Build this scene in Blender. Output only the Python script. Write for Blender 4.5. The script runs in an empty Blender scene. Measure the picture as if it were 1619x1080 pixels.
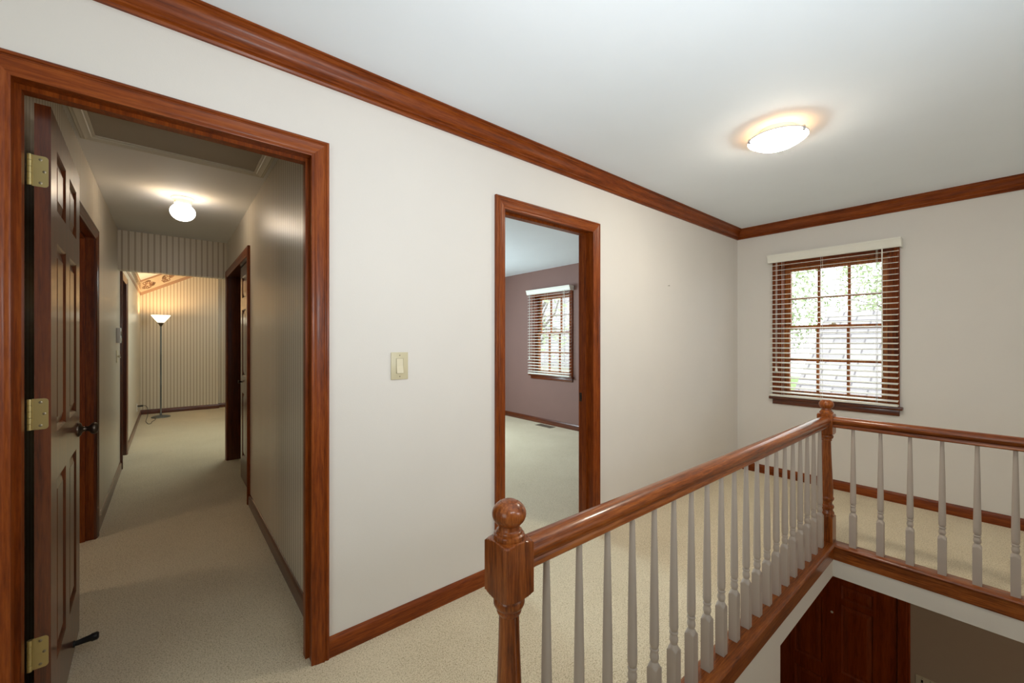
import bpy, bmesh, math, random
from mathutils import Vector, Matrix
random.seed(7)
S = bpy.context.scene
C = S.collection
R_ = math.radians

# ------------------------------------------------------------------ camera
EYE = 1.30
YAW = math.atan2(786, 654)
cam_d = bpy.data.cameras.new('camera')
cam = bpy.data.objects.new('camera', cam_d)
C.objects.link(cam)
cam.location = (0, 0, EYE)
cam.rotation_euler = (math.pi / 2, 0, YAW - math.pi / 2)
cam_d.sensor_width = 36
cam_d.lens = 654 / 1619 * 36
cam_d.clip_start = 0.02
S.camera = cam

# ------------------------------------------------------------------ world, exposure
S.view_settings.view_transform = 'Standard'
S.view_settings.look = 'None'
S.view_settings.gamma = 1
S.view_settings.use_curve_mapping = False
S.view_settings.exposure = 0.0
w = bpy.data.worlds.new('overcast_sky')
S.world = w
w.use_nodes = True
bg = w.node_tree.nodes['Background']
bg.inputs[0].default_value = (0.93, 0.97, 1.0, 1)
bg.inputs[1].default_value = 4.2
S.cycles.max_bounces = 10
S.cycles.diffuse_bounces = 6
S.cycles.transparent_max_bounces = 16
S.cycles.use_denoising = True
S.cycles.sample_clamp_indirect = 6


def lamp(name, kind, loc, energy, color, size=0.1, size_y=None, target=None, parent=None):
    d = bpy.data.lights.new(name, kind)
    d.energy = energy
    d.color = color
    if kind == 'AREA':
        d.shape = 'RECTANGLE' if size_y else 'SQUARE'
        d.size = size
        if size_y:
            d.size_y = size_y
    else:
        d.shadow_soft_size = size
    o = bpy.data.objects.new(name, d)
    C.objects.link(o)
    o.location = loc
    if target is not None:
        v = Vector(target) - Vector(loc)
        o.rotation_euler = v.to_track_quat('-Z', 'Y').to_euler()
    if parent:
        o.parent = parent
        o.location = Vector(loc) - parent.location
    return o


DAY = (0.90, 0.95, 1.0)
# the photographer's flash bounced off the landing ceiling, and the daylight of the windows
# the photograph does not show (in the side rooms); the other landing lamps and the foyer one are added fill
lamp('bounced_flash', 'AREA', (0.5, 0.1, 1.5), 13.5, (0.97, 0.985, 1.0), 0.4, 0.4, (0.9, 1.25, 2.44))
lamp('bounced_flash_right', 'AREA', (1.2, -0.4, 1.4), 10, (0.85, 0.95, 1.0), 0.5, 0.5, (1.7, 1.0, 2.44))
lamp('landing_fill', 'AREA', (-1.65, 0.0, 1.5), 13, (0.88, 1.0, 0.98), 1.2, 1.2, (1.0, 0.5, 1.3))  # added fill lamp at the left wall, no window there
lamp('landing_fill_back', 'AREA', (3.4, -2.15, 1.6), 5, (1.0, 0.96, 0.88), 1.3, 1.3, (3.6, 1.8, 1.5))  # added fill lamp, lifts the corner end of the long wall
lamp('daylight_side_room', 'AREA', (-1.72, 3.45, 1.5), 6.5, (1.0, 0.80, 0.58), 0.4, 0.8, (-0.4, 3.5, 0.6))
lamp('daylight_pink_room', 'AREA', (2.3, 5.88, 1.5), 125, (0.74, 0.93, 1.0), 1.2, 1.3, (3.4, 3.0, 0.6))
lamp('daylight_lamp_room', 'AREA', (1.2, 6.75, 1.8), 36, (0.86, 1.0, 0.95), 1.4, 1.3, (-0.37, 7.4, 0.3))
lamp('foyer_fill', 'AREA', (2.6, -2.1, -1.2), 10, (1.0, 0.74, 0.53), 1.4, 1.4, (4.5, 1.0, -1.3))  # added fill lamp to brighten the front door and foyer wall

# ------------------------------------------------------------------ materials
def lin(r, g, b):
    f = lambda c: c / 12.92 if c <= 0.04045 else ((c + 0.055) / 1.055) ** 2.4
    return (f(r / 255), f(g / 255), f(b / 255), 1)


def mat(name, color, rough=0.6, metal=0.0, spec=0.5, coat=0.0):
    m = bpy.data.materials.new(name)
    m.use_nodes = True
    p = m.node_tree.nodes['Principled BSDF']
    p.inputs['Base Color'].default_value = color
    p.inputs['Roughness'].default_value = rough
    p.inputs['Metallic'].default_value = metal
    p.inputs['Specular IOR Level'].default_value = spec
    p.inputs['Coat Weight'].default_value = coat
    return m


class N:
    def __init__(s, m):
        s.t = m.node_tree
        s.p = s.t.nodes['Principled BSDF']

    def new(s, typ, **kw):
        n = s.t.nodes.new(typ)
        for k, v in kw.items():
            setattr(n, k, v)
        return n

    def link(s, a, b):
        s.t.links.new(a, b)

    def coords(s, scale=(1, 1, 1)):
        tc = s.new('ShaderNodeTexCoord')
        mp = s.new('ShaderNodeMapping')
        mp.inputs['Scale'].default_value = scale
        s.link(tc.outputs['Object'], mp.inputs[0])
        return mp.outputs[0]

    def noise(s, vec, scale=5, detail=4, rough=0.5):
        n = s.new('ShaderNodeTexNoise')
        n.inputs['Scale'].default_value = scale
        n.inputs['Detail'].default_value = detail
        n.inputs['Roughness'].default_value = rough
        s.link(vec, n.inputs['Vector'])
        return n.outputs['Fac']

    def ramp(s, fac, stops):
        r = s.new('ShaderNodeValToRGB')
        e = r.color_ramp.elements
        while len(e) < len(stops):
            e.new(0.5)
        for i, (pos, c) in enumerate(stops):
            e[i].position = pos
            e[i].color = c
        s.link(fac, r.inputs[0])
        return r.outputs[0]

    def bump(s, h, strength=0.3, dist=0.002):
        b = s.new('ShaderNodeBump')
        b.inputs['Strength'].default_value = strength
        b.inputs['Distance'].default_value = dist
        s.link(h, b.inputs['Height'])
        s.link(b.outputs[0], s.p.inputs['Normal'])

    def math(s, op, a, b=None):
        n = s.new('ShaderNodeMath', operation=op)
        for i, v in enumerate((a, b)):
            if v is None:
                continue
            if isinstance(v, (int, float)):
                n.inputs[i].default_value = v
            else:
                s.link(v, n.inputs[i])
        return n.outputs[0]


def wood(name, axis, dark, mid, light, rough=0.4, fine=1.0, coat=0.06, grain_bump=0.12, spec=0.25):
    m = mat(name, mid, rough, spec=spec, coat=coat)
    n = N(m)
    k = {'x': (0.06, 1, 1), 'y': (1, 0.06, 1), 'z': (1, 1, 0.06)}[axis]
    v = n.coords(k)
    a = n.noise(v, 26 * fine, 5, 0.6)
    b = n.noise(v, 150 * fine, 4, 0.7)
    mix = n.math('ADD', n.math('MULTIPLY', a, 0.45), n.math('MULTIPLY', b, 0.55))
    col = n.ramp(mix, [(0.38, dark), (0.5, mid), (0.62, light)])
    n.link(col, n.p.inputs['Base Color'])
    n.bump(b, grain_bump, 0.001)
    m.node_tree.nodes['Principled BSDF'].inputs['Coat Roughness'].default_value = 0.12
    return m


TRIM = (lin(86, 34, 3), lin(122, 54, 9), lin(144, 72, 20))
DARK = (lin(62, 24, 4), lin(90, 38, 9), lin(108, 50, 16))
OAK = (lin(84, 36, 6), lin(130, 64, 18), lin(160, 90, 36))
FRONT = (lin(108, 40, 8), lin(142, 58, 16), lin(162, 74, 26))
M = {}
for ax in 'xyz':
    M['trim_' + ax] = wood('stained_trim_' + ax, ax, *TRIM)
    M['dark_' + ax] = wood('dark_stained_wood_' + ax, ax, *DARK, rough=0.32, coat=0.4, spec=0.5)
    M['oak_' + ax] = wood('stained_oak_' + ax, ax, *OAK, rough=0.32, fine=1.25, coat=0.4, grain_bump=0.2)
    M['front_' + ax] = wood('dark_red_door_wood_' + ax, ax, *FRONT, rough=0.3, coat=0.3, spec=0.5)


def paint(name, c, rough=0.7, mottling=0.03, bump=0.05, scale=60):
    m = mat(name, c, rough, spec=0.3)
    n = N(m)
    v = n.coords()
    f = n.noise(v, 3, 3)
    lo = tuple(x * (1 - mottling) for x in c[:3]) + (1,)
    hi = tuple(min(1, x * (1 + mottling)) for x in c[:3]) + (1,)
    n.link(n.ramp(f, [(0.3, lo), (0.7, hi)]), n.p.inputs['Base Color'])
    n.bump(n.noise(v, scale, 3), bump, 0.002)
    return m


for ax in 'yz':
    M['sash_' + ax] = wood('light_stained_sash_' + ax, ax, lin(112, 58, 22), lin(156, 90, 42), lin(180, 112, 58))
M['wall'] = paint('cream_wallpaper', lin(223, 218, 212), 0.62, 0.012, 0.12, 240)
M['ceiling'] = paint('ceiling_paint', lin(238, 246, 254), 0.8, 0.01, 0.05, 120)
M['hall_ceiling'] = paint('hall_ceiling_paint', lin(228, 227, 224), 0.7, 0.01, 0.05, 120)
M['pink'] = paint('mauve_wall_paint', lin(130, 100, 92), 0.65, 0.015, 0.08, 200)
M['white'] = paint('white_wall_paint', lin(222, 216, 206), 0.7, 0.01, 0.04, 200)
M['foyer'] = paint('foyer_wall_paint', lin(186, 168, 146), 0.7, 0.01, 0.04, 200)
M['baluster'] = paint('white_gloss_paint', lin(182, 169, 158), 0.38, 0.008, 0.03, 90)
M['hatch'] = paint('cream_trim_paint', lin(214, 207, 190), 0.5, 0.01, 0.03, 90)
M['hatch_panel'] = paint('aged_hatch_panel', lin(176, 166, 150), 0.7, 0.04, 0.05, 60)
M['blind'] = mat('ivory_blind', lin(238, 236, 226), 0.45)
M['cord'] = mat('white_cord', lin(235, 233, 226), 0.7)
M['ivory'] = mat('ivory_plastic', lin(222, 212, 184), 0.35)
M['ivory_dark'] = mat('almond_plastic', lin(206, 196, 164), 0.35)
M['screw'] = mat('screw_metal', lin(150, 140, 118), 0.35, 0.8)
M['white_plastic'] = mat('white_plastic', lin(226, 226, 224), 0.4)
M['grey_screen'] = mat('grey_display', lin(70, 76, 74), 0.2)
M['brass'] = mat('brushed_brass', lin(186, 168, 116), 0.38, 0.8)
M['pewter'] = mat('antique_pewter', lin(92, 80, 70), 0.3, 0.9)
M['bronze'] = mat('dark_bronze', lin(78, 62, 48), 0.35, 0.8)
M['rubber'] = mat('black_rubber', lin(22, 21, 20), 0.5)
M['chrome'] = mat('chrome', lin(205, 205, 208), 0.15, 1.0)
M['silver'] = mat('silver_grey_paint', lin(116, 118, 116), 0.4, 0.5)
M['steel_dark'] = mat('dark_steel', lin(96, 82, 66), 0.4, 0.5)
M['black_wire'] = mat('dark_wire', lin(60, 54, 48), 0.6)
M['vent'] = mat('tan_vent_metal', lin(140, 128, 112), 0.5, 0.3)
M['dark_gap'] = mat('dark_cavity', lin(28, 24, 20), 0.8)
M['frame_gap'] = mat('shadowed_almond', lin(158, 147, 116), 0.5)
M['lens'] = mat('peephole_glass', lin(244, 240, 230), 0.25)

# carpet: cream berber loops
m = mat('cream_carpet', lin(205, 194, 166), 0.95, spec=0.1)
n = N(m)
v = n.coords()
vo = n.new('ShaderNodeTexVoronoi')
vo.inputs['Scale'].default_value = 210
n.link(v, vo.inputs['Vector'])
nz = n.noise(v, 140, 3, 0.7)
big = n.noise(v, 2.2, 3)
f = n.math('ADD', n.math('MULTIPLY', vo.outputs['Distance'], 0.7), n.math('MULTIPLY', nz, 0.5))
f = n.math('ADD', f, n.math('MULTIPLY', n.math('SUBTRACT', big, 0.5), 0.25))
n.link(n.ramp(f, [(0.18, lin(238, 226, 202)), (0.55, lin(223, 208, 179)), (0.9, lin(178, 160, 128))]), n.p.inputs['Base Color'])
n.bump(n.math('MULTIPLY', f, -1.0), 0.5, 0.004)
n.p.inputs['Sheen Weight'].default_value = 0.15
M['carpet'] = m


def stripes(name, axis):
    m = mat(name, lin(190, 184, 166), 0.33, spec=0.6)
    n = N(m)
    tc = n.new('ShaderNodeTexCoord')
    geo = n.new('ShaderNodeNewGeometry')
    sp = n.new('ShaderNodeSeparateXYZ')
    n.link(geo.outputs['Position'], sp.inputs[0])
    c = sp.outputs['X' if axis == 'x' else 'Y']
    fr = n.math('FRACT', n.math('MULTIPLY', c, 1 / 0.048))
    a, b, cc = lin(222, 212, 194), lin(186, 170, 147), lin(228, 220, 204)
    r = n.new('ShaderNodeValToRGB')
    r.color_ramp.interpolation = 'CONSTANT'
    e = r.color_ramp.elements
    pts = [(0.0, cc), (0.10, a), (0.55, cc), (0.66, b)]
    while len(e) < 4:
        e.new(0.5)
    for i, (p_, c_) in enumerate(pts):
        e[i].position = p_
        e[i].color = c_
    n.link(fr, r.inputs[0])
    n.link(r.outputs[0], n.p.inputs['Base Color'])
    return m


M['stripe_x'] = stripes('striped_wallpaper_x', 'x')
M['stripe_y'] = stripes('striped_wallpaper_y', 'y')


def glow(name, color, strength, base=(0.9, 0.88, 0.84, 1)):
    m = mat(name, base, 0.3)
    p = m.node_tree.nodes['Principled BSDF']
    p.inputs['Emission Color'].default_value = color
    p.inputs['Emission Strength'].default_value = strength
    return m


M['bowl'] = glow('lit_frosted_glass_bowl', (1.0, 0.92, 0.76, 1), 80)
M['globe'] = glow('lit_opal_globe', (1.0, 0.94, 0.84, 1), 10)
M['shade'] = glow('lit_opal_shade', (1.0, 0.86, 0.62, 1), 2.4)
M['fixture_white'] = mat('white_fixture_enamel', lin(236, 232, 224), 0.4)

m = bpy.data.materials.new('window_glass')
m.use_nodes = True
nt = m.node_tree
nt.nodes.remove(nt.nodes['Principled BSDF'])
tr = nt.nodes.new('ShaderNodeBsdfTransparent')
tr.inputs[0].default_value = (0.97, 0.985, 0.98, 1)
gl = nt.nodes.new('ShaderNodeBsdfGlossy')
gl.inputs['Roughness'].default_value = 0.03
mx = nt.nodes.new('ShaderNodeMixShader')
mx.inputs[0].default_value = 0.05
nt.links.new(tr.outputs[0], mx.inputs[1])
nt.links.new(gl.outputs[0], mx.inputs[2])
nt.links.new(mx.outputs[0], nt.nodes['Material Output'].inputs[0])
M['glass'] = m

# shingles for the neighbouring roofs
m = mat('grey_shingles', lin(150, 146, 146), 0.9)
n = N(m)
v = n.coords((1, 1, 1))
br = n.new('ShaderNodeTexBrick')
br.inputs['Scale'].default_value = 1.0
br.inputs['Brick Width'].default_value = 0.5
br.inputs['Row Height'].default_value = 0.16
br.inputs['Mortar Size'].default_value = 0.014
br.inputs['Color1'].default_value = lin(158, 154, 154)
br.inputs['Color2'].default_value = lin(142, 138, 139)
br.inputs['Mortar'].default_value = lin(106, 102, 104)
rot = n.new('ShaderNodeVectorMath', operation='MULTIPLY')
sx = n.new('ShaderNodeSeparateXYZ')
cx = n.new('ShaderNodeCombineXYZ')
n.link(v, sx.inputs[0])
n.link(sx.outputs['Y'], cx.inputs['X'])
n.link(n.math('MULTIPLY', sx.outputs['X'], 1.15), cx.inputs['Y'])
n.link(cx.outputs[0], br.inputs['Vector'])
n.link(br.outputs[0], n.p.inputs['Base Color'])
M['shingle'] = m
M['siding'] = paint('pale_siding', lin(206, 200, 190), 0.8)
M['lawn'] = paint('lawn_green', lin(112, 132, 78), 0.95, 0.2, 0.3, 30)
M['leaf'] = mat('pale_green_leaf', lin(166, 182, 140), 0.8)
M['leaf_red'] = mat('reddish_leaf', lin(178, 128, 112), 0.8)
M['bark'] = mat('grey_bark', lin(140, 132, 124), 0.9)

# ------------------------------------------------------------------ mesh helpers
class MB:
    """gathers geometry in world coordinates, then links it as ONE mesh object"""

    def __init__(s):
        s.v = []
        s.f = []
        s.mi = []
        s.sm = []

    def add(s, verts, faces, mi=0, smooth=False):
        o = len(s.v)
        s.v += [tuple(p) for p in verts]
        for f in faces:
            s.f.append([i + o for i in f])
            s.mi.append(mi)
            s.sm.append(smooth)
        return s

    def box(s, a, b, mi=0):
        x0, y0, z0 = (min(a[i], b[i]) for i in range(3))
        x1, y1, z1 = (max(a[i], b[i]) for i in range(3))
        v = [(x0, y0, z0), (x1, y0, z0), (x1, y1, z0), (x0, y1, z0), (x0, y0, z1), (x1, y0, z1), (x1, y1, z1), (x0, y1, z1)]
        return s.add(v, [(3, 2, 1, 0), (4, 5, 6, 7), (0, 1, 5, 4), (1, 2, 6, 5), (2, 3, 7, 6), (3, 0, 4, 7)], mi)

    def rbox(s, a, b, r=0.003, mi=0):
        """box with chamfered edges"""
        lo = [min(a[i], b[i]) for i in range(3)]
        hi = [max(a[i], b[i]) for i in range(3)]
        r = min(r, min(hi[i] - lo[i] for i in range(3)) * 0.45)
        bm = bmesh.new()
        bmesh.ops.create_cube(bm, size=1)
        for p in bm.verts:
            p.co = Vector([(lo[i] + hi[i]) / 2 + p.co[i] * (hi[i] - lo[i]) for i in range(3)])
        bmesh.ops.bevel(bm, geom=bm.edges[:], offset=r, segments=2, affect='EDGES', profile=0.5)
        bm.verts.index_update()
        s.add([p.co[:] for p in bm.verts], [[p.index for p in f.verts] for f in bm.faces], mi)
        bm.free()
        return s

    def rings(s, rings, cap=True, closed=True, mi=0, smooth=True):
        k = len(rings[0])
        v = [p for r in rings for p in r]
        f = []
        for i in range(len(rings) - 1):
            for j in range(k if closed else k - 1):
                jn = (j + 1) % k
                f.append((i * k + j, i * k + jn, (i + 1) * k + jn, (i + 1) * k + j))
        s.add(v, f, mi, smooth)
        if cap and closed:
            s.add(rings[0], [list(range(k))[::-1]], mi)
            s.add(rings[-1], [list(range(k))], mi)
        return s

    def lathe(s, c, prof, seg=32, axis='z', mi=0, smooth=True, cap=True):
        """prof: (radius, height) pairs along the axis from c"""
        rings = []
        for r, h in prof:
            ring = []
            for j in range(seg):
                t = 2 * math.pi * j / seg
                a, b = max(r, 1e-5) * math.cos(t), max(r, 1e-5) * math.sin(t)
                d = {'z': (a, b, h), 'x': (h, a, b), 'y': (b, h, a)}[axis]
                ring.append((c[0] + d[0], c[1] + d[1], c[2] + d[2]))
            rings.append(ring)
        return s.rings(rings, cap, True, mi, smooth)

    def turned(s, c, prof, seg=32, mi=0):
        """turned square stock: prof = (z, lathe radius, square half width); cross-section is the smaller of both"""
        rings = []
        for z, r, h in prof:
            ring = []
            for j in range(seg):
                t = 2 * math.pi * (j + 0.5 * 0) / seg + math.pi / 4
                q = h / max(abs(math.cos(t)), abs(math.sin(t)))
                k = min(r, q)
                ring.append((c[0] + k * math.cos(t), c[1] + k * math.sin(t), c[2] + z))
            rings.append(ring)
        return s.rings(rings, True, True, mi, False)

    def tube(s, pts, r, seg=8, mi=0, cap=True):
        pts = [Vector(p) for p in pts]
        rings = []
        for i, p in enumerate(pts):
            t = (pts[min(i + 1, len(pts) - 1)] - pts[max(i - 1, 0)]).normalized()
            up = Vector((0, 0, 1)) if abs(t.z) < 0.9 else Vector((1, 0, 0))
            a = t.cross(up).normalized()
            b = t.cross(a).normalized()
            rr = r[i] if isinstance(r, (list, tuple)) else r
            rings.append([tuple(p + a * rr * math.cos(2 * math.pi * j / seg) + b * rr * math.sin(2 * math.pi * j / seg)) for j in range(seg)])
        return s.rings(rings, cap, True, mi)

    def sweep(s, prof, stations, mi=0, closed_path=False, cap=True, smooth=False):
        """prof: list of ids 0..k; stations: list of functions mapping a profile point to a world point"""
        rings = [[st(p) for p in prof] for st in stations]
        return s.rings(rings, cap, True, mi, smooth)

    def bounds(s):
        return [min(p[i] for p in s.v) for i in range(3)], [max(p[i] for p in s.v) for i in range(3)]

    def build(s, name, mats, parent=None, angle=None, origin=None):
        if not isinstance(mats, (list, tuple)):
            mats = [mats]
        lo, hi = s.bounds()
        if parent is not None:
            w_ = world_loc(parent)
            loc = Vector(origin) if origin else Vector(w_)
        else:
            loc = Vector(origin) if origin else Vector(((lo[0] + hi[0]) / 2, (lo[1] + hi[1]) / 2, lo[2]))
        me = bpy.data.meshes.new(name)
        me.from_pydata([tuple(Vector(p) - loc) for p in s.v], [], s.f)
        for m_ in mats:
            me.materials.append(m_)
        me.polygons.foreach_set('material_index', s.mi)
        me.polygons.foreach_set('use_smooth', s.sm)
        bm = bmesh.new()
        bm.from_mesh(me)
        bmesh.ops.remove_doubles(bm, verts=bm.verts, dist=1e-6)
        bmesh.ops.recalc_face_normals(bm, faces=bm.faces)
        if angle is not None:
            for f in bm.faces:
                f.smooth = True
            for e in bm.edges:
                if len(e.link_faces) == 2 and e.calc_face_angle(0) > R_(angle):
                    e.smooth = False
        bm.to_mesh(me)
        bm.free()
        me.update()
        o = bpy.data.objects.new(name, me)
        C.objects.link(o)
        if parent is not None:
            o.parent = parent
            o.location = loc - world_loc(parent)
        else:
            o.location = loc
        return o


def world_loc(o):
    v = Vector(o.location)
    while o.parent is not None:
        o = o.parent
        v = v + o.location
    return v


def tag(o, label, cat, group=None, kind=None):
    o['label'] = label
    o['category'] = cat
    if group:
        o['group'] = group
    if kind:
        o['kind'] = kind
    return o


def thing(name, loc, label, cat, group=None, kind=None):
    o = bpy.data.objects.new(name, None)
    o.empty_display_size = 0.1
    C.objects.link(o)
    o.location = loc
    return tag(o, label, cat, group, kind)


def struct(o, label, cat):
    return tag(o, label, cat, None, 'structure')


def copy_tree(o, parent=None):
    c = o.copy()
    C.objects.link(c)
    if parent is not None:
        c.parent = parent
    for ch in list(o.children):
        copy_tree(ch, c)
    return c


def slab(axis, p0, p1, u, z, holes, pick):
    """a wall with rectangular holes as one mesh. axis: the wall's normal axis; p0,p1 its two faces;
    u=(u0,u1), z=(z0,z1); holes=[(u0,u1,z0,z1)]; pick(normal_sign, centre)->material index"""
    us = sorted({u[0], u[1]} | {h[i] for h in holes for i in (0, 1) if u[0] < h[i] < u[1]})
    zs = sorted({z[0], z[1]} | {h[i] for h in holes for i in (2, 3) if z[0] < h[i] < z[1]})

    def solid(i, j):
        if i < 0 or j < 0 or i >= len(us) - 1 or j >= len(zs) - 1:
            return False
        cu, cz = (us[i] + us[i + 1]) / 2, (zs[j] + zs[j + 1]) / 2
        return not any(h[0] < cu < h[1] and h[2] < cz < h[3] for h in holes)

    def P(a, uu, zz):
        return (a, uu, zz) if axis == 'x' else (uu, a, zz)
    mb = MB()
    for i in range(len(us) - 1):
        for j in range(len(zs) - 1):
            if not solid(i, j):
                continue
            a, b, c, d = us[i], us[i + 1], zs[j], zs[j + 1]
            cen = P((p0 + p1) / 2, (a + b) / 2, (c + d) / 2)
            mb.add([P(p0, a, c), P(p0, b, c), P(p0, b, d), P(p0, a, d)], [(0, 1, 2, 3)], pick(-1, cen))
            mb.add([P(p1, a, c), P(p1, b, c), P(p1, b, d), P(p1, a, d)], [(0, 1, 2, 3)], pick(1, cen))
            if not solid(i - 1, j):
                mb.add([P(p0, a, c), P(p1, a, c), P(p1, a, d), P(p0, a, d)], [(0, 1, 2, 3)], pick(0, cen))
            if not solid(i + 1, j):
                mb.add([P(p0, b, c), P(p1, b, c), P(p1, b, d), P(p0, b, d)], [(0, 1, 2, 3)], pick(0, cen))
            if not solid(i, j - 1):
                mb.add([P(p0, a, c), P(p1, a, c), P(p1, b, c), P(p0, b, c)], [(0, 1, 2, 3)], pick(0, cen))
            if not solid(i, j + 1):
                mb.add([P(p0, a, d), P(p1, a, d), P(p1, b, d), P(p0, b, d)], [(0, 1, 2, 3)], pick(0, cen))
    return mb


# ------------------------------------------------------------------ layout (metres)
W = 1.795            # face of the long wall
WB = 1.915           # its back face
RX = 4.523           # face of the window wall
XL, YB = -1.75, -2.25  # unseen left and back walls
CEIL = 2.44
LOW = -2.74          # foyer floor
HL, HR = -0.373, 0.505
HC = 2.385           # hall ceiling
HEND = 5.56
FAR = 9.87
PX = 4.58            # pink room window wall
PY = 6.0
D1 = (-0.338, 0.442, 2.045)
D2 = (1.436, 2.196, 2.035)
D3 = (3.07, 3.84, 1.975)
D4 = (3.935, 5.455, 2.0)
D5 = (5.83, 6.46, 1.95)
FD = (0.575, 1.44, -0.71)
WELL = (0.57, 3.164, -0.62, 0.70)
JT = 0.02            # jamb thickness
WIN_R = (1.015, 0.395, 0.775, 2.035)    # centre y, half width of hole, z
WIN_P = (4.555, 0.395, 0.775, 2.035)

# ------------------------------------------------------------------ structure: floors, walls, ceilings
fl = MB()
us = [XL - 0.1, WELL[0], WELL[1], PX + 0.12]
vs = [YB - 0.1, WELL[2], WELL[3], FAR + 0.3]
FT = -0.15
for i in range(3):
    for j in range(3):
        if i == 1 and j == 1:
            continue
        a, b, c, d = us[i], us[i + 1], vs[j], vs[j + 1]
        if i < 2 and j == 2:
            pass
        fl.add([(a, c, 0), (b, c, 0), (b, d, 0), (a, d, 0)], [(0, 1, 2, 3)], 0)
        fl.add([(a, c, FT), (b, c, FT), (b, d, FT), (a, d, FT)], [(3, 2, 1, 0)], 1)
x0, x1, y0, y1 = WELL
for (a, b) in (((x0, y0), (x1, y0)), ((x1, y0), (x1, y1)), ((x1, y1), (x0, y1)), ((x0, y1), (x0, y0))):
    fl.add([(a[0], a[1], 0), (b[0], b[1], 0), (b[0], b[1], FT), (a[0], a[1], FT)], [(0, 1, 2, 3)], 1)
struct(fl.build('floor', [M['carpet'], M['white']]), 'cream berber carpet covering the landing, hallway and both far rooms', 'floor')
b = MB().box((XL - 0.1, YB - 0.1, LOW - 0.1), (RX + 0.12, W + 0.1, LOW))
struct(b.build('floor_foyer', M['dark_x']), 'dark foyer floor one storey below the landing', 'floor')

H1 = (D1[0] - JT, D1[1] + JT, -0.01, D1[2] + JT)
H2 = (D2[0] - JT, D2[1] + JT, -0.01, D2[2] + JT)
mb = slab('y', W, WB, (XL, RX), (0, 2.6), [H1, H2], lambda s, c: 0 if s < 0 else (1 if s == 1 and c[0] < 0.55 else (2 if s == 1 else 0)))
struct(mb.build('wall_left', [M['wall'], M['stripe_x'], M['pink']]), 'long cream wall holding the two doorways and the light switch', 'wall')
wr = WIN_R
mb = slab('x', RX, RX + 0.14, (YB, WB), (LOW, 2.6),
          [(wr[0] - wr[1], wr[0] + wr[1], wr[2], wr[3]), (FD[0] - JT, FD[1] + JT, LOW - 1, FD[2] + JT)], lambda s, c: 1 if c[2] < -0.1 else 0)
# split colours at floor level
struct(mb.build('wall_right', [M['wall'], M['foyer']]), 'cream end wall with the blind-covered window above the front door', 'wall')
for nm, ax, p0, p1, uu, lb in (('wall_back', 'y', YB - 0.1, YB, (XL, RX), 'cream wall behind the camera on the landing'),
                               ('wall_near', 'x', XL - 0.1, XL, (YB, W), 'cream wall closing the landing to the left of the camera')):
    struct(slab(ax, p0, p1, uu, (LOW, 2.6), [], lambda s, c: 0).build(nm, M['wall']), lb, 'wall')
struct(MB().box((XL, YB, CEIL), (RX, W, CEIL + 0.1)).build('ceiling', M['ceiling']), 'white landing ceiling with the round glass lamp', 'ceiling')
# lower storey
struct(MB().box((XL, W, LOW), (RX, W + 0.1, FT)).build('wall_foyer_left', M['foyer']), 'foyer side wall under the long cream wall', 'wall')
sw = MB()
sw.box((XL, 0.70, LOW), (2.245, 0.80, FT))
sw.box((2.245 - 0.002, 0.70, FT + 0.0), (WELL[1], 0.712, -0.0), 0)
sw.box((WELL[0], 0.70, FT), (2.245, 0.712, 0.0))
sw.box((WELL[1] - 0.003, WELL[2], FT), (WELL[1] + 0.010, 0.712, -0.001))
sw.v = [(x, y - 0.002 if y < 0.705 and y > 0.6 else y, z) for x, y, z in sw.v]
struct(sw.build('wall_stairwell', M['white']), 'white stairwell wall and fascia under the balustrade, stepped at the foyer opening', 'wall')

# hall
mb = slab('x', HL - 0.12, HL, (WB, FAR + 0.2), (0, 2.75), [(D3[0] - JT, D3[1] + JT, -0.01, D3[2] + JT), (D5[0] - JT, D5[1] + JT, -0.01, D5[2] + JT)], lambda s, c: 1 if s == 1 else 0)
struct(mb.build('wall_hall_left', [M['white'], M['stripe_y']]), 'striped wallpaper wall along the left of the hallway', 'wall')
mb = slab('x', HR, HR + 0.12, (WB, HEND), (0, 2.6), [(D4[0] - JT, D4[1] + JT, -0.01, D4[2] + JT)], lambda s, c: 1 if s == -1 else 0)
struct(mb.build('wall_hall_right', [M['white'], M['stripe_y']]), 'striped wallpaper wall along the right of the hallway', 'wall')
struct(MB().box((HL, WB, HC), (HR, HEND, HC + 0.1)).build('ceiling_hall', M['hall_ceiling']), 'lower hallway ceiling with the small globe lamp', 'ceiling')
struct(MB().box((HL, HEND - 0.03, 2.0), (HR + 0.12, HEND + 0.08, 2.9)).build('wall_header', M['stripe_x']), 'striped header across the end of the hallway', 'wall')
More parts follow.
